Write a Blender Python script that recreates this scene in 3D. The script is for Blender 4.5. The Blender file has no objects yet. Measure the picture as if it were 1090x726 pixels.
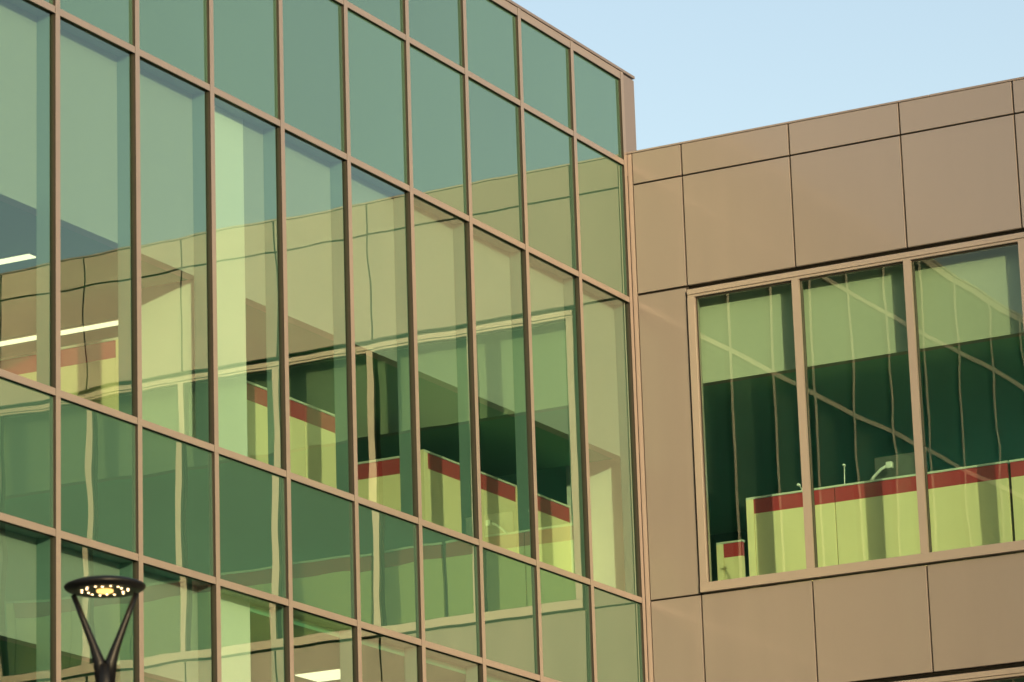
import bpy, bmesh, math, random
from mathutils import Vector, Matrix
random.seed(7)
S = bpy.context.scene
COL = S.collection

# ------------------------------------------------------------------ camera
W_PX, H_PX, FOC = 1090.0, 726.0, 4073.934
YAW, PIT, ROL = -0.4801900, 0.2622902, -0.0330274
CAM = Vector((17.8828, -37.3055, 1.6))
fwd = Vector((math.sin(YAW)*math.cos(PIT), math.cos(YAW)*math.cos(PIT), math.sin(PIT)))
rgt = Vector((math.cos(YAW), -math.sin(YAW), 0))
upv = rgt.cross(fwd)
r2 = math.cos(ROL)*rgt + math.sin(ROL)*upv
u2 = -math.sin(ROL)*rgt + math.cos(ROL)*upv
cd = bpy.data.cameras.new('camera')
cam = bpy.data.objects.new('camera', cd); COL.objects.link(cam)
m = Matrix((r2, u2, -fwd)).transposed().to_4x4(); m.translation = CAM
cam.matrix_world = m
cd.sensor_fit = 'HORIZONTAL'; cd.sensor_width = 36.0; cd.lens = FOC/W_PX*36.0
cd.clip_start = 0.5; cd.clip_end = 6000
cd.dof.use_dof = True; cd.dof.focus_distance = 42.5; cd.dof.aperture_fstop = 4.0
S.camera = cam

# ------------------------------------------------------------------ light
SUN_EL, SUN_AZ = math.radians(10.0), math.radians(135.0)     # azimuth from +Y towards +X
world = bpy.data.worlds.new('World'); S.world = world; world.use_nodes = True
wn = world.node_tree
sky = wn.nodes.new('ShaderNodeTexSky'); sky.sky_type = 'NISHITA'; sky.sun_disc = False
sky.sun_elevation = SUN_EL; sky.sun_rotation = SUN_AZ
sky.air_density = 1.0; sky.dust_density = 4.3; sky.ozone_density = 0.05
bg = wn.nodes['Background']; bg.inputs[1].default_value = 0.15
wn.links.new(sky.outputs[0], bg.inputs[0])
sd = bpy.data.lights.new('sun', 'SUN'); sd.energy = 2.75; sd.angle = math.radians(0.75)
sd.color = (1.0, 0.77, 0.44)
sun = bpy.data.objects.new('sun', sd); COL.objects.link(sun)
tosun = Vector((math.cos(SUN_EL)*math.sin(SUN_AZ), math.cos(SUN_EL)*math.cos(SUN_AZ), math.sin(SUN_EL)))
sun.rotation_euler = tosun.to_track_quat('Z', 'Y').to_euler()
sun.location = (30, -30, 40)
S.view_settings.view_transform = 'Standard'; S.view_settings.look = 'None'
S.view_settings.gamma = 1.0; S.view_settings.exposure = 1.0
try:
    S.view_settings.use_curve_mapping = False
except Exception:
    pass
S.cycles.max_bounces = 14; S.cycles.transparent_max_bounces = 24
S.cycles.glossy_bounces = 6; S.cycles.diffuse_bounces = 4
S.cycles.use_denoising = True
S.cycles.sample_clamp_indirect = 6.0
S.cycles.caustics_reflective = False

# ------------------------------------------------------------------ materials
def new_mat(name):
    mt = bpy.data.materials.new(name); mt.use_nodes = True
    nt = mt.node_tree
    for n in list(nt.nodes): nt.nodes.remove(n)
    out = nt.nodes.new('ShaderNodeOutputMaterial')
    return mt, nt, out

def mat(name, col, rough=0.6, metal=0.0, spec=0.5, var=0.06, vscale=1.5, bump=0.0, bscale=30, emit=None, estr=0, coat=0):
    mt, nt, out = new_mat(name)
    b = nt.nodes.new('ShaderNodeBsdfPrincipled')
    nt.links.new(b.outputs[0], out.inputs[0])
    b.inputs['Roughness'].default_value = rough; b.inputs['Metallic'].default_value = metal
    b.inputs['Specular IOR Level'].default_value = spec
    if coat: b.inputs['Coat Weight'].default_value = coat; b.inputs['Coat Roughness'].default_value = 0.12
    geo = nt.nodes.new('ShaderNodeNewGeometry')
    nz = nt.nodes.new('ShaderNodeTexNoise'); nz.inputs['Scale'].default_value = vscale; nz.inputs['Detail'].default_value = 5
    nt.links.new(geo.outputs['Position'], nz.inputs['Vector'])
    mix = nt.nodes.new('ShaderNodeMix'); mix.data_type = 'RGBA'
    mix.inputs[6].default_value = [c*(1-var) for c in col]+[1]
    mix.inputs[7].default_value = [min(1, c*(1+var)) for c in col]+[1]
    nt.links.new(nz.outputs[0], mix.inputs[0]); nt.links.new(mix.outputs[2], b.inputs['Base Color'])
    if bump:
        n2 = nt.nodes.new('ShaderNodeTexNoise'); n2.inputs['Scale'].default_value = bscale; n2.inputs['Detail'].default_value = 3
        nt.links.new(geo.outputs['Position'], n2.inputs['Vector'])
        bp = nt.nodes.new('ShaderNodeBump'); bp.inputs['Distance'].default_value = bump
        nt.links.new(n2.outputs[0], bp.inputs['Height']); nt.links.new(bp.outputs[0], b.inputs['Normal'])
    if emit:
        b.inputs['Emission Color'].default_value = (*emit, 1); b.inputs['Emission Strength'].default_value = estr
    return mt

def panel_mat(name, col):
    """painted aluminium composite panel: slight sheet-to-sheet tone, faint oil-canning, soft gloss"""
    mt, nt, out = new_mat(name)
    b = nt.nodes.new('ShaderNodeBsdfPrincipled'); nt.links.new(b.outputs[0], out.inputs[0])
    b.inputs['Metallic'].default_value = 0.25
    b.inputs['Coat Weight'].default_value = 0.4; b.inputs['Coat Roughness'].default_value = 0.06
    oi = nt.nodes.new('ShaderNodeObjectInfo')
    geo = nt.nodes.new('ShaderNodeNewGeometry')
    mp = nt.nodes.new('ShaderNodeMapping'); mp.inputs['Scale'].default_value = (2.2, 2.2, 0.35)
    nt.links.new(geo.outputs['Position'], mp.inputs['Vector'])
    nz = nt.nodes.new('ShaderNodeTexNoise'); nz.inputs['Scale'].default_value = 1.6; nz.inputs['Detail'].default_value = 6
    nt.links.new(mp.outputs[0], nz.inputs['Vector'])
    ad = nt.nodes.new('ShaderNodeMath'); ad.operation = 'MULTIPLY_ADD'; ad.inputs[1].default_value = 0.9
    nt.links.new(oi.outputs['Random'], ad.inputs[0]); nt.links.new(nz.outputs[0], ad.inputs[2])
    mix = nt.nodes.new('ShaderNodeMix'); mix.data_type = 'RGBA'
    mix.inputs[6].default_value = [c*0.93 for c in col]+[1]; mix.inputs[7].default_value = [c*1.03 for c in col]+[1]
    nt.links.new(ad.outputs[0], mix.inputs[0]); nt.links.new(mix.outputs[2], b.inputs['Base Color'])
    rr = nt.nodes.new('ShaderNodeMapRange'); rr.inputs[3].default_value = 0.27; rr.inputs[4].default_value = 0.31
    nt.links.new(nz.outputs[0], rr.inputs[0]); nt.links.new(rr.outputs[0], b.inputs['Roughness'])
    n2 = nt.nodes.new('ShaderNodeTexNoise'); n2.inputs['Scale'].default_value = 1.4
    nt.links.new(geo.outputs['Position'], n2.inputs['Vector'])
    bp = nt.nodes.new('ShaderNodeBump'); bp.inputs['Distance'].default_value = 0.004
    nt.links.new(n2.outputs[0], bp.inputs['Height']); nt.links.new(bp.outputs[0], b.inputs['Normal'])
    return mt

def glass_mat(name, trans, refl, r0, r1, power, backing=None, wave=0.0021, wscale=0.9):
    """coated green glass: angle dependent mirror layer over tinted see-through (or opaque backed) glass"""
    mt, nt, out = new_mat(name)
    geo = nt.nodes.new('ShaderNodeNewGeometry')
    mp = nt.nodes.new('ShaderNodeMapping'); mp.inputs['Scale'].default_value = (1, 1, 1.25)
    nt.links.new(geo.outputs['Position'], mp.inputs['Vector'])
    nz = nt.nodes.new('ShaderNodeTexNoise'); nz.inputs['Scale'].default_value = wscale; nz.inputs['Detail'].default_value = 1.0
    nt.links.new(mp.outputs[0], nz.inputs['Vector'])
    bp = nt.nodes.new('ShaderNodeBump'); bp.inputs['Distance'].default_value = wave
    nt.links.new(nz.outputs[0], bp.inputs['Height'])
    lw = nt.nodes.new('ShaderNodeLayerWeight'); lw.inputs['Blend'].default_value = 0.5
    pw = nt.nodes.new('ShaderNodeMath'); pw.operation = 'POWER'; pw.inputs[1].default_value = power
    nt.links.new(lw.outputs['Facing'], pw.inputs[0])
    ml = nt.nodes.new('ShaderNodeMath'); ml.operation = 'MULTIPLY_ADD'; ml.inputs[1].default_value = r1; ml.inputs[2].default_value = r0
    ml.use_clamp = True
    nt.links.new(pw.outputs[0], ml.inputs[0])
    gl = nt.nodes.new('ShaderNodeBsdfGlossy'); gl.inputs['Roughness'].default_value = 0.0
    gl.inputs['Color'].default_value = (*refl, 1); nt.links.new(bp.outputs[0], gl.inputs['Normal'])
    if backing:
        un = nt.nodes.new('ShaderNodeBsdfDiffuse')
        oi = nt.nodes.new('ShaderNodeObjectInfo')
        n3 = nt.nodes.new('ShaderNodeTexNoise'); n3.inputs['Scale'].default_value = 0.7; n3.inputs['Detail'].default_value = 4
        nt.links.new(geo.outputs['Position'], n3.inputs['Vector'])
        av = nt.nodes.new('ShaderNodeMath'); av.operation = 'MULTIPLY_ADD'; av.inputs[1].default_value = 0.5
        hf = nt.nodes.new('ShaderNodeMath'); hf.operation = 'MULTIPLY'; hf.inputs[1].default_value = 0.5
        nt.links.new(n3.outputs[0], hf.inputs[0])
        nt.links.new(oi.outputs['Random'], av.inputs[0]); nt.links.new(hf.outputs[0], av.inputs[2])
        mc = nt.nodes.new('ShaderNodeMix'); mc.data_type = 'RGBA'
        mc.inputs[6].default_value = [c*0.82 for c in backing]+[1]; mc.inputs[7].default_value = [c*1.18 for c in backing]+[1]
        nt.links.new(av.outputs[0], mc.inputs[0]); nt.links.new(mc.outputs[2], un.inputs['Color'])
    else:
        un = nt.nodes.new('ShaderNodeBsdfTransparent'); un.inputs['Color'].default_value = (*trans, 1)
    mx = nt.nodes.new('ShaderNodeMixShader')
    nt.links.new(ml.outputs[0], mx.inputs[0]); nt.links.new(un.outputs[0], mx.inputs[1]); nt.links.new(gl.outputs[0], mx.inputs[2])
    nt.links.new(mx.outputs[0], out.inputs[0])
    return mt

def clear_mat(name):
    mt, nt, out = new_mat(name)
    t = nt.nodes.new('ShaderNodeBsdfTransparent'); nt.links.new(t.outputs[0], out.inputs[0])
    return mt

GREEN_T = (0.68, 0.89, 0.77)
REFL = (0.76, 0.88, 0.74)
M = dict(
    glass=glass_mat('curtain_glass', GREEN_T, REFL, 0.05, 0.87, 1.4),
    spandrel=glass_mat('spandrel_glass', None, REFL, 0.05, 0.87, 1.4, backing=(0.062, 0.140, 0.098)),
    clear=clear_mat('glass_inner_face'),
    tan=mat('tan_anodised_frame', (0.30, 0.25, 0.228), rough=0.38, metal=0.3, var=0.05, vscale=3),
    frame=mat('window_frame_finish', (0.29, 0.247, 0.222), rough=0.38, metal=0.3, var=0.05, vscale=3),
    gasket=mat('dark_gasket', (0.024, 0.018, 0.014), rough=0.7),
    panel=panel_mat('champagne_panel', (0.232, 0.202, 0.188)),
    gap=mat('joint_backing', (0.03, 0.024, 0.02), rough=0.9),
    coping=mat('grey_coping', (0.23, 0.195, 0.19), rough=0.45, metal=0.3),
    backbox=mat('inner_frame_paint', (0.13, 0.20, 0.20), rough=0.6),
    shade=mat('shade_fabric', (0.34, 0.35, 0.34), rough=0.9, var=0.02),
    shade2=mat('pale_shade_fabric', (0.46, 0.43, 0.36), rough=0.9, var=0.02),
    white=mat('white_drywall', (0.74, 0.73, 0.68), rough=0.85, var=0.03),
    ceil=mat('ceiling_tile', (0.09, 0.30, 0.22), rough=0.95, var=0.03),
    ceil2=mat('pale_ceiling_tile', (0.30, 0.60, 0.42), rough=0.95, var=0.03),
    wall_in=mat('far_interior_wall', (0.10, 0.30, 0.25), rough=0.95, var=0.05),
    carpet=mat('office_carpet', (0.15, 0.20, 0.21), rough=1.0, var=0.2, vscale=20),
    cream=mat('cream_partition_fabric', (0.86, 0.72, 0.44), rough=0.8, var=0.03, vscale=3, bump=0.0008, bscale=120),
    red=mat('red_partition_band', (0.44, 0.042, 0.06), rough=0.55, var=0.06),
    capm=mat('pale_cap_rail', (0.62, 0.64, 0.55), rough=0.4),
    roof=mat('roof_membrane', (0.35, 0.34, 0.32), rough=0.95, var=0.1),
    concrete=mat('pavement_concrete', (0.30, 0.28, 0.25), rough=0.9, var=0.12, vscale=2, bump=0.002),
    asphalt=mat('asphalt', (0.055, 0.054, 0.052), rough=0.95, var=0.25, vscale=6, bump=0.004),
    turf=mat('dry_ground', (0.10, 0.10, 0.05), rough=1.0, var=0.3, vscale=0.3),
    blackm=mat('black_powder_coat', (0.006, 0.006, 0.006), rough=0.4, spec=0.3, var=0.1, vscale=12),
    led=mat('led_glow', (1, 0.9, 0.7), emit=(1.0, 0.68, 0.34), estr=5.0),
    lens=mat('amber_lens', (0.8, 0.6, 0.2), rough=0.3, emit=(1.0, 0.60, 0.16), estr=0.95),
    tube=mat('office_light_diffuser', (0.9, 0.9, 0.85), emit=(1.0, 0.86, 0.52), estr=1.15),
    tube_added=mat('added_fill_diffuser', (0.9, 0.9, 0.85), emit=(0.85, 1.0, 0.92), estr=14.0),  # glow of the unseen lights added to brighten the rooms
    chrome=mat('silver_arm', (0.85, 0.84, 0.80), rough=0.3, metal=0.2),
    screen=mat('monitor_back', (0.09, 0.10, 0.10), rough=0.35),
)

# ------------------------------------------------------------------ helpers
def box(bm, x0, x1, y0, y1, z0, z1, mi=0):
    vs = [bm.verts.new(p) for p in ((x0,y0,z0),(x1,y0,z0),(x1,y1,z0),(x0,y1,z0),(x0,y0,z1),(x1,y0,z1),(x1,y1,z1),(x0,y1,z1))]
    fs = []
    for q in ((3,2,1,0),(4,5,6,7),(0,1,5,4),(1,2,6,5),(2,3,7,6),(3,0,4,7)):
        f = bm.faces.new([vs[i] for i in q]); f.material_index = mi; fs.append(f)
    return vs, fs

def lathe(bm, prof, n=32, mi=0, c=(0,0,0)):
    """profile of (radius, z); closed top and bottom when radius is 0"""
    rings = []
    for r, z in prof:
        if r < 1e-6: rings.append([bm.verts.new((c[0], c[1], c[2]+z))])
        else: rings.append([bm.verts.new((c[0]+r*math.cos(2*math.pi*i/n), c[1]+r*math.sin(2*math.pi*i/n), c[2]+z)) for i in range(n)])
    for a, b in zip(rings, rings[1:]):
        for i in range(n):
            j = (i+1) % n
            if len(a) == 1 and len(b) == 1: continue
            if len(a) == 1: f = bm.faces.new((a[0], b[j], b[i]))
            elif len(b) == 1: f = bm.faces.new((a[i], a[j], b[0]))
            else: f = bm.faces.new((a[i], a[j], b[j], b[i]))
            f.material_index = mi; f.smooth = True

def tube(bm, pts, rad, n=12, mi=0, flat=1.0):
    pts = [Vector(p) for p in pts]; rings = []
    for i, p in enumerate(pts):
        d = (pts[min(i+1, len(pts)-1)] - pts[max(i-1, 0)]).normalized()
        a = d.orthogonal().normalized() if abs(d.z) > 0.999 else d.cross(Vector((0,0,1))).normalized()
        b = d.cross(a).normalized()
        r = rad[i] if isinstance(rad, (list, tuple)) else rad
        rings.append([bm.verts.new(p + a*r*flat*math.cos(2*math.pi*k/n) + b*r*math.sin(2*math.pi*k/n)) for k in range(n)])
    for r0, r1 in zip(rings, rings[1:]):
        for k in range(n):
            f = bm.faces.new((r0[k], r0[(k+1)%n], r1[(k+1)%n], r1[k])); f.smooth = True; f.material_index = mi
    for r in (rings[0], rings[-1]):
        f = bm.faces.new(r); f.material_index = mi

def obj(name, bm, mats, parent=None, bevel=0.0, loc=None):
    bmesh.ops.recalc_face_normals(bm, faces=bm.faces)
    me = bpy.data.meshes.new(name); bm.to_mesh(me); bm.free()
    for x in (mats if isinstance(mats, (list, tuple)) else [mats]): me.materials.append(x)
    o = bpy.data.objects.new(name, me); COL.objects.link(o)
    if parent: o.parent = parent
    if loc: o.location = loc
    if bevel:
        b = o.modifiers.new('bevel', 'BEVEL'); b.width = bevel; b.segments = 2; b.limit_method = 'ANGLE'
    return o

def bobj(name, mt, parent, *bx, bevel=0.0):
    bm = bmesh.new()
    for b in bx: box(bm, *b)
    return obj(name, bm, mt, parent, bevel)

def thing(name, label, cat, loc=(0,0,0), rz=0, group=None):
    o = bpy.data.objects.new(name, None); COL.objects.link(o)
    o.location = loc; o.rotation_euler = (0, 0, rz); o.empty_display_size = 0.3
    o['label'] = label; o['category'] = cat
    if group: o['group'] = group
    return o

def struct(o):
    o['kind'] = 'structure'; return o

# ------------------------------------------------------------------ ground
bm = bmesh.new(); box(bm, -2500, 2500, -2500, 2500, -0.6, -0.012); struct(obj('ground', bm, M['turf']))
bm = bmesh.new(); box(bm, -20, 60, -60, 14, -0.5, -0.004); struct(obj('pavement', bm, M['concrete']))
bm = bmesh.new(); box(bm, -300, 300, -74, -62, -0.5, -0.004); struct(obj('road', bm, M['asphalt']))

# pale slope added behind the viewer: blocks bright sky in double window reflections
bm = bmesh.new()
NXH, NYH = 90, 60
grid = []
from mathutils import noise as mnoise
for j in range(NYH+1):
    row = []
    for i in range(NXH+1):
        x = 10 + 110*i/NXH; y = -105 - 120*j/NYH
        ex = max(0.0, 1-abs((x-64)/50)**3.0); ey = min(1.0, j/NYH*5.0)*min(1.0, (NYH-j)/NYH*3)
        h = 66*min(1, ex*1.3)*(ey**0.6)
        h += (mnoise.noise(Vector((x*0.05, y*0.05, 0)))*5 + mnoise.noise(Vector((x*0.25, y*0.25, 3)))*2.5)*min(1, h/15)
        row.append(bm.verts.new((x, y, h-0.3)))
    grid.append(row)
for j in range(NYH):
    for i in range(NXH):
        bm.faces.new((grid[j][i], grid[j+1][i], grid[j+1][i+1], grid[j][i+1]))
struct(obj('sky_blocker_hill', bm, mat('sky_blocker_slope', (0.42, 0.47, 0.34), rough=1.0, spec=0.1, var=0.4, vscale=0.25, bump=0.3, bscale=0.8)))  # pale colour stands in for the sky's veil in the reflections

# unseen block added towards the sun: its soft shadow dims the far panel wing
TD = 500.0
ex, ey = 5.6+TD*math.sin(SUN_AZ), TD*math.cos(SUN_AZ)
shade_block = thing('added_shade_block', 'added unseen block towards the low sun, shading the far panel wing', 'building', (ex, ey, 0), math.radians(45))
bobj('wall', mat('shade_block_skin', (0.25, 0.24, 0.22), rough=0.9), shade_block, (0.0, 160.0, -22.0, 22.0, 0.0, 126.0))
bobj('roof', M['roof'], shade_block, (-0.3, 160.3, -22.3, 22.3, 126.01, 127.0))
for f in range(1, 30):
    bobj('shade_block_band', M['screen'], shade_block, (0.8, 159.2, 22.005, 22.08, f*4.2, f*4.2+2.1))

# ------------------------------------------------------------------ glass wing (curtain wall in plane x = 0)
BW = 1.25
K0, K1 = -5, 10
def MY(k): return -(10-k)*BW - 0.05
T = [15.77, 14.727, 13.114, 9.689, 8.474, 5.05, 3.835, 0.12]
MW, TW = 0.070, 0.063
GX = -0.033
Y0 = MY(K0)
glass_wing = thing('glass_wing', 'tall office wing faced with a green glass curtain wall in a tan metal grid', 'building', (0, 0, 0))
gw = glass_wing
# mullions: tan cap, dark neck; deep inner box as sub-part
for k in range(K0, K1+1):
    y = MY(k)
    bm = bmesh.new()
    _, fs = box(bm, -0.007, 0.0, y-MW/2, y+MW/2, 0.02, T[0]+0.05, 1)
    fs[3].material_index = 0
    box(bm, GX-0.03, -0.0073, y-MW/2+0.006, y+MW/2-0.006, 0.02, T[0]+0.045, 1)
    mu = obj('mullion', bm, [M['tan'], M['gasket']], gw)
    bm = bmesh.new()
    for a, b in ((2, 3), (4, 5), (6, 7)):
        box(bm, -0.20, GX-0.031, y-MW/2+0.003, y+MW/2-0.003, T[b]-0.02, T[a]+0.02)
    obj('inner_frame', bm, M['backbox'], mu)
# transoms
for i, z in enumerate(T):
    bm = bmesh.new()
    hh = TW/2 if i else 0.045
    box(bm, -0.010, -0.003, Y0-0.02, MY(K1)+MW/2-0.004, z-hh, z+hh, 0)
    box(bm, GX-0.03, -0.0103, Y0-0.02, MY(K1)+MW/2-0.010, z-hh+0.006, z+hh-0.006, 1)
    tr = obj('transom', bm, [M['tan'], M['gasket']], gw)
    if 2 <= i <= 6:
        bobj('inner_frame', M['backbox'], tr, (-0.199, GX-0.0313, Y0, MY(K1), z-hh+0.003, z+hh-0.003))
# panes
def pane(name, y0, y1, z0, z1, mats, parent, tilt=0.0010):
    bm = bmesh.new()
    vs, fs = box(bm, GX-0.026, GX, y0, y1, z0, z1, 1)
    for f in fs:
        if all(v.co.x > GX-0.001 for v in f.verts): f.material_index = 0
    a, b, c = (random.uniform(-tilt, tilt) for _ in range(3))
    for v in vs:
        if v.co.x > GX-0.001:
            v.co.x += a*(1 if v.co.y > (y0+y1)/2 else -1) + b*(1 if v.co.z > (z0+z1)/2 else -1)
    return obj(name, bm, mats, parent)
for k in range(K0, K1):
    ya, yb = MY(k)+MW/2-0.01, MY(k+1)-MW/2+0.01
    for i in range(7):
        za, zb = T[i+1]+TW/2-0.01, T[i]-TW/2+0.01
        if i in (2, 4, 6): pane('glass_pane', ya, yb, za, zb, [M['glass'], M['clear']], gw)
        else: pane('spandrel_pane', ya, yb, za, zb, [M['spandrel'], M['gap']], gw, tilt=0.0012)
# end trim past the last mullion, coping, roof and hidden walls
bobj('end_trim', M['coping'], gw, (-0.30, -0.004, MY(K1)+MW/2+0.001, 0.265, 14.60, T[0]+0.03))
for i in range(K0, K1, 3):
    bobj('coping', M['coping'], gw, (-0.45, 0.008, MY(i)+0.003, (0.275 if i+3 > K1-1 else MY(i+3)-0.003), T[0]+0.051, T[0]+0.085), bevel=0.004)
bobj('roof', M['roof'], gw, (-12.0, -0.31, Y0, 0.26, 14.95, 15.10))
bobj('rear_wall', M['panel'], gw, (-12.3, -12.01, Y0, 8.0, 0.0, 15.7), (-12.0, -0.31, Y0-0.3, Y0-0.01, 0.0, 15.7))
# spandrel liners
for i in (0, 1, 3, 5):
    bobj('spandrel_liner', M['gap'], gw, (-0.11, -0.075, Y0, 0.0, T[i+1]+0.05, T[i]-0.05))
# floors, bulkhead and ceilings
CZ3 = 11.34
bobj('floor_slab', M['carpet'], gw, (-12, -0.115, Y0, 0.0, 9.20, 9.60))
bobj('floor_slab', M['carpet'], gw, (-12, -0.115, Y0, 0.0, 4.55, 4.95))
bobj('bulkhead', M['shade'], gw, (-0.32, -0.203, Y0, 0.03, CZ3, 13.30))
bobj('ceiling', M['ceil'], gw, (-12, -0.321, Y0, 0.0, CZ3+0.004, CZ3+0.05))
CY = -7.94
bobj('bulkhead', M['shade'], gw, (-0.32, -0.203, Y0, -8.72, 7.55, 8.70))
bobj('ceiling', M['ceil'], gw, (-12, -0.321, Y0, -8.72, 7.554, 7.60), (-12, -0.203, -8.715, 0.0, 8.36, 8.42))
# columns with drywall cladding, standing just behind the glass
bobj('column', M['white'], gw, (-1.0, -0.201, -8.73, CY, 0.02, 13.30), bevel=0.006)
bobj('column', M['white'], gw, (-1.0, -0.205, 0.15, 0.95, 0.02, 13.40), bevel=0.006)
bobj('interior_wall', M['wall_in'], gw, (-12.0, -11.8, Y0, 7.9, 0.02, 13.9))

# ------------------------------------------------------------------ panel wing (plane y = 0, x > 0)
J1, PM = 0.6725, 1.32
NX = 10
XE = J1 + NX*PM
panel_wing = thing('panel_wing', 'lower office wing clad in champagne metal panels with ribbon windows', 'building', (0, 0, 0))
pw = panel_wing
JG = 0.009
ZR = [14.852, 14.473, 13.176, 9.689, 8.52, 5.05, 3.87, 0.10]   # coping, cap joint, head, sill, head, sill, head, sill
def wpanel(x0, x1, z0, z1):
    return bobj('wall_panel', M['panel'], pw, (x0+JG, x1-JG, 0.0, 0.035, z0+(0.018 if abs(z0-ZR[2]) < 0.01 or abs(z0-ZR[4]) < 0.01 else JG), z1-JG), bevel=0.004)
xs = [0.054] + [J1 + i*PM for i in range(NX+1)]
for i in range(len(xs)-1):
    for a, b in ((1, 0), (2, 1)): wpanel(xs[i], xs[i+1], ZR[a], ZR[b])
    for a, b in ((4, 3), (6, 5)): wpanel(xs[i], xs[i+1], ZR[a], ZR[b])
for a, b in ((3, 2), (5, 4), (7, 6)): wpanel(xs[0], xs[1]-0.012, ZR[a], ZR[b])
bobj('corner_trim', M['tan'], pw, (0.0005, 0.052, 0.0015, 0.034, 0.02, 14.84))
bobj('backing_wall', M['gap'], pw,
     (-0.19, XE, 0.036, 0.10, 13.19, 14.84), (-0.19, XE, 0.036, 0.10, 8.53, 9.68), (-0.19, XE, 0.036, 0.10, 3.88, 5.04),
     (-0.19, J1-0.005, 0.036, 0.0995, 9.68, 13.19), (-0.19, J1-0.005, 0.036, 0.0995, 5.04, 8.53), (-0.19, J1-0.005, 0.036, 0.0995, 0.02, 3.88))
for i in range(0, NX, 2):
    bobj('coping', M['coping'], pw, ((-0.10 if i == 0 else J1+i*PM+0.37), J1+(i+2)*PM+0.364, -0.007, 0.30, 14.846, 14.868+0.0008*(i % 4)), bevel=0.003)
bobj('roof', M['roof'], pw, (-12.0, XE, 0.31, 8.0, 14.2, 14.35))
bobj('rear_wall', M['panel'], pw, (-12.0, XE, 8.01, 8.3, 0.0, 14.8), (XE-0.2, XE+0.0, 0.105, 8.0, 0.0, 14.8))
bobj('interior_wall', M['wall_in'], pw, (-11.7, XE-0.3, 7.6, 7.8, 0.02, 13.9))
bobj('floor_slab', M['carpet'], pw, (-12, XE-0.21, 0.105, 8.0, 9.20, 9.598))
bobj('floor_slab', M['carpet'], pw, (-12, XE-0.21, 0.105, 8.0, 4.55, 4.948))
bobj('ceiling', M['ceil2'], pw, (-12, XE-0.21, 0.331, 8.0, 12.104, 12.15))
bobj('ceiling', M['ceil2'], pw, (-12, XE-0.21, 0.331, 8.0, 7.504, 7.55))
def wpane(name, x0, x1, z0, z1, mats, parent, gy=0.012, tilt=0.0009):
    bm = bmesh.new()
    vs, fs = box(bm, x0, x1, gy, gy+0.026, z0, z1, 1)
    for f in fs:
        if all(v.co.y < gy+0.001 for v in f.verts): f.material_index = 0
    a, b = random.uniform(-tilt, tilt), random.uniform(-tilt, tilt)
    for v in vs:
        if v.co.y < gy+0.001: v.co.y += a*(1 if v.co.x > (x0+x1)/2 else -1) + b*(1 if v.co.z > (z0+z1)/2 else -1)
    return obj(name, bm, mats, parent)
for zt, zb, full in ((ZR[2], ZR[3], True), (ZR[4], ZR[5], False), (ZR[6], ZR[7], False)):
    xa, xb = J1, XE
    top, bot = zt-0.046, zb+0.010
    bm = bmesh.new()
    F0, F1 = -0.045, 0.09
    fw = 0.088
    box(bm, xa+0.012, xb, F0, F1, top-0.062, top)                 # head
    box(bm, xa+0.012, xb, F0+0.012, F1-0.002, top-0.092, top-0.0621)
    box(bm, xa+0.012, xb, F0-0.006, F1, bot, bot+0.105)           # sill
    box(bm, xa+0.012, xa+0.012+fw, F0+0.002, F1-0.001, bot+0.1051, top-0.0921)
    win = obj('ribbon_window', bm, M['frame'], pw, bevel=0.004)
    for i in range(1, NX):
        x = J1 + i*PM
        bm = bmesh.new()
        box(bm, x-0.042, x+0.042, F0+0.004, 0.0, bot+0.1051, top-0.0921, 0)
        box(bm, x-0.040, x+0.040, 0.0002, F1-0.002, bot+0.1051, top-0.0921, 1)
        obj('window_mullion', bm, [M['frame'], M['gasket']], win)
    for i in range(NX):
        x0 = J1 + i*PM + (0.042 if i else 0.012+fw) - 0.008
        x1 = J1 + (i+1)*PM - 0.042 + 0.008
        wpane('glass_pane', x0, x1, bot+0.098, top-0.085, [M['glass'], M['clear']], win)
    bobj('window_gasket', M['gasket'], win, (xa+0.10, xb, 0.0, 0.0115, top-0.106, top-0.0922), (xa+0.10, xa+0.112, 0.0, 0.0115, bot+0.106, top-0.107))
    cz = {ZR[2]: 12.10, ZR[4]: 7.50}.get(zt)
    if cz: bobj('bulkhead', M['shade2'], pw, (-0.19 if cz < 9 else 0.10, XE-0.21, 0.20, 0.33, cz, zt+0.3))

# ------------------------------------------------------------------ office furniture seen through the glass
def partition(label, cat, loc, rz, length, seams=(), post0=True, post1=True, group='cream and red desk partitions'):
    """runs along local +x, face at local -y; floor at local z 0"""
    t = thing('desk_divider', label, cat, loc, rz, group)
    H = 1.32
    p0, p1 = (0.085 if post0 else 0.004), (0.085 if post1 else 0.004)
    edges = [p0] + list(seams) + [length-p1]
    for a, b in zip(edges, edges[1:]):
        bobj('fabric_panel', M['cream'], t, (a+0.005, b-0.005, -0.03, 0.03, 0.10, H-0.190), bevel=0.004)
        bobj('top_band', M['red'], t, (a+0.005, b-0.005, -0.028, 0.028, H-0.1895, H-0.024), bevel=0.003)
    if not post0: bobj('joint_strip', M['gasket'], t, (-0.032, 0.0035, 0.002, 0.026, 0.0, H-0.03))
    if post0: bobj('end_post', M['cream'], t, (0.0, p0, -0.034, 0.034, 0.0, H-0.0005))
    if post1: bobj('end_post', M['cream'], t, (length-p1, length, -0.034, 0.034, 0.0, H-0.0005))
    bobj('cap_rail', M['capm'], t, (0.001, length-0.001, -0.036, 0.036, H-0.022, H))
    bobj('base_rail', M['gasket'], t, (p0, length-p1, -0.025, 0.025, 0.0, 0.099))
    return t
FZ = 9.60
H2 = math.pi/2
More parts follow.
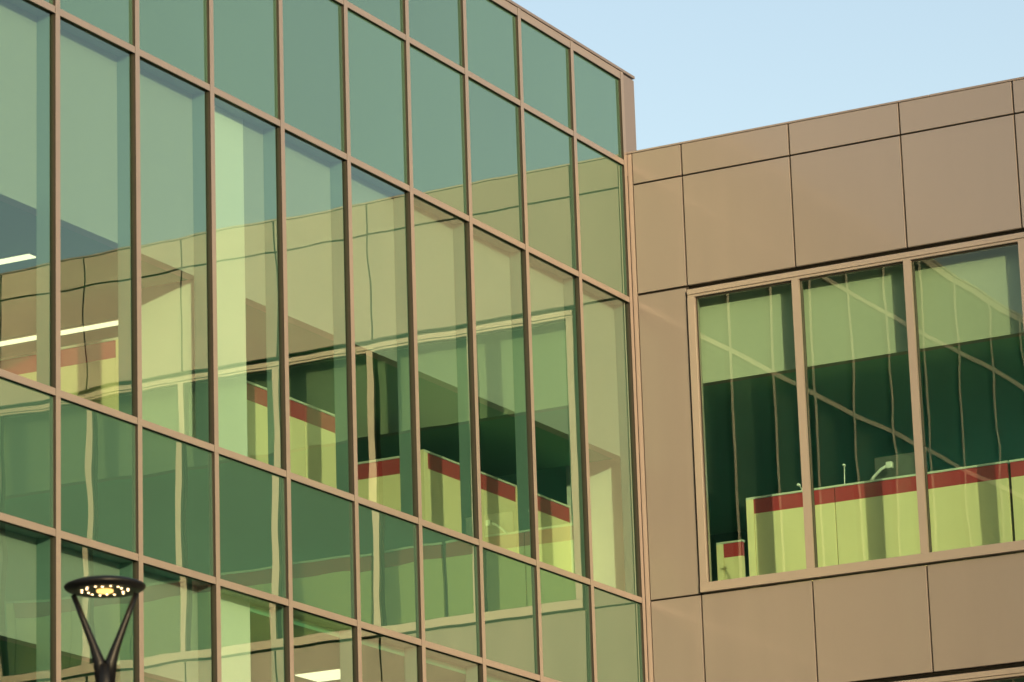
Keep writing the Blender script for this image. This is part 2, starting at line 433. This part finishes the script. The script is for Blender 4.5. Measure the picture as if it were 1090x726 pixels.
# along the curtain wall: face +x, so local +x runs along +y
partition('cream divider with red band behind the fourth and fifth glass bays, beside white column', 'desk divider', (-1.0, -7.70, FZ), H2, 2.90, seams=(2.10,))
partition('cream divider with red band behind the seventh and eighth bays, ending in a cross panel', 'desk divider', (-1.0, -3.20, FZ), H2, 2.15)
partition('cream desk divider with red band in the last glass bay before the inside corner', 'desk divider', (-1.0, -1.02, FZ), H2, 1.9, post0=False)
# cross panels: face -y, local +x runs along +x
partition('cross partition standing square to the glass in the sixth bay, seen behind a reflected frame', 'desk divider', (-2.9, -3.05, FZ), 0, 1.86, post1=False)
partition('cross partition with red band standing left of the white column under a ceiling light', 'desk divider', (-2.9, -8.70, FZ), 0, 1.86)
# behind the ribbon window
partition('long cream desk divider with red band starting in the first ribbon window pane', 'desk divider', (0.83, 1.0, FZ), 0, 2.10, seams=(1.07,), post1=False)
partition('cream desk divider with red band behind the third ribbon window pane', 'desk divider', (2.97, 1.0, FZ), 0, 0.97, post0=False, post1=False)
partition('cream desk divider with red band cut off by the right edge of the photo', 'desk divider', (3.96, 1.0, FZ), 0, 5.2, seams=(1.1, 2.2, 3.3, 4.2), post0=False)
partition('distant cream divider end with red band low in the first window pane corner', 'desk divider', (-0.47, 3.0, FZ), 0, 0.34, post1=False)

def monitor(label, loc, rz, w=0.58, h=0.36):
    t = thing('monitor', label, 'monitor', loc, rz)
    bobj('screen_housing', M['screen'], t, (-w/2, w/2, -0.012, 0.02, 0.20, 0.20+h), bevel=0.008)
    bm = bmesh.new(); tube(bm, [(0, 0.035, -0.14), (0, 0.035, 0.36)], 0.02); obj('stand', bm, M['chrome'], t)
    return t
def arm(label, loc, pts, head, s=1.0):
    t = thing('monitor_mount', label, 'monitor mount', loc)
    bm = bmesh.new(); tube(bm, pts, [0.020*s]*len(pts)); obj('arm_tube', bm, M['chrome'], t)
    bm = bmesh.new(); hx, hy, hz = head
    box(bm, hx-0.045*s, hx+0.045*s, hy-0.03, hy+0.03, hz-0.045*s, hz+0.045*s); obj('mount_plate', bm, M['chrome'], t, bevel=0.012)
    bm = bmesh.new(); lathe(bm, [(0, -0.02), (0.03*s, -0.02), (0.03*s, 0.03), (0, 0.03)], 16, c=pts[0]); obj('clamp', bm, M['chrome'], t)
    return t
arm('shiny silver monitor arm rising over the partition in the second window pane', (2.22, 1.20, 10.93), [(0, 0, 0), (0.06, 0, 0.075), (0.16, 0, 0.155), (0.24, 0, 0.185)], (0.26, 0, 0.185), 0.85)
arm('small upright silver arm over the partition near the end of the first window pane', (1.44, 1.2, 10.84), [(0, 0, 0), (0.0, 0, 0.10), (-0.05, 0, 0.19)], (-0.06, 0, 0.20), 0.38)
arm('slim silver post standing left of the big monitor arm in the second pane', (1.93, 1.2, 10.84), [(0, 0, 0), (0.005, 0, 0.2), (0.01, 0, 0.34)], (0.01, 0, 0.35), 0.32)
monitor('wide dark monitor back showing faintly above the partition in the second window pane', (2.55, 1.36, 10.66), 0, 0.62, 0.40)

# office ceiling lights, the last two added as unseen fill
def ceil_light(label, loc, lx, ly):
    t = thing('ceiling_light', label, 'ceiling light', loc, 0)
    bobj('housing', M['capm'], t, (-lx/2-0.01, lx/2+0.01, -ly/2-0.01, ly/2+0.01, -0.012, 0.0))
    bobj('diffuser', M['tube' if max(lx, ly) < 7 else 'tube_added'], t, (-lx/2, lx/2, -ly/2, ly/2, -0.022, -0.0125))
    return t
ceil_light('linear ceiling light glowing under the sky reflection in the leftmost glass bay', (-3.02, -10.22, CZ3+0.003), 4.0, 0.11)
ceil_light('long linear ceiling light running behind the two leftmost glass bays', (-3.9, -7.92, CZ3+0.003), 5.1, 0.11)
ceil_light('square warm ceiling light low behind the glass right of the street lamp', (-1.28, -4.72, 8.358), 0.50, 0.45)

ceil_light('unseen added fill light deep in the panel wing behind the dividers', (7.0, 7.45, 12.10), 11.0, 0.14)  # added out of sight to lift the dim room behind the ribbon window
ceil_light('unseen added fill light deep in the glass wing far behind the dividers', (-8.6, -4.0, CZ3+0.003), 0.14, 9.0)  # added out of sight to lift the room behind the curtain wall

# ------------------------------------------------------------------ street lamp
LZ = 6.61
lamp = thing('street_lamp', 'black street lamp with a saucer head on V arms and a ring of lit LEDs', 'street lamp', (4.14, -16.79, 0), -YAW)
bm = bmesh.new()
lathe(bm, [(0.0, 0.0), (0.11, 0.0), (0.11, 0.03), (0.062, 0.05), (0.060, 0.06), (0.056, 5.95), (0.050, 6.10), (0.0, 6.11)], 24)
obj('pole', bm, M['blackm'], lamp)
for s in (-1, 1):
    bm = bmesh.new()
    tube(bm, [(s*0.020, 0, 5.98), (s*0.038, 0, 6.12), (s*0.075, 0, 6.23), (s*0.14, 0, 6.40), (s*0.205, 0, 6.57)], [0.044, 0.040, 0.028, 0.021, 0.018], 14)
    obj('arm', bm, M['blackm'], lamp)
bm = bmesh.new()
lathe(bm, [(0.0, -0.012), (0.19, -0.018), (0.235, -0.020), (0.262, -0.004), (0.268, 0.012), (0.255, 0.024), (0.20, 0.045), (0.12, 0.060), (0.0, 0.066)], 48)
head = obj('lamp_head', bm, M['blackm'], lamp, loc=(0, 0, LZ))
bm = bmesh.new()
lathe(bm, [(0.0, -0.030), (0.045, -0.030), (0.055, -0.026), (0.055, -0.0125), (0.0, -0.0125)], 24)
obj('lens', bm, M['lens'], head)
for n in range(18):
    a = 2*math.pi*(n+0.5)/18 + random.uniform(-0.06, 0.06)
    rr = (0.150, 0.128, 0.158)[n % 3]
    bm = bmesh.new()
    lathe(bm, [(0.0, -0.020), (0.0055, -0.019), (0.0075, -0.017), (0.0075, -0.0185+0.005), (0.0, -0.0135)], 10, c=(rr*math.cos(a), rr*math.sin(a), 0))
    obj('led', bm, M['led'], head)
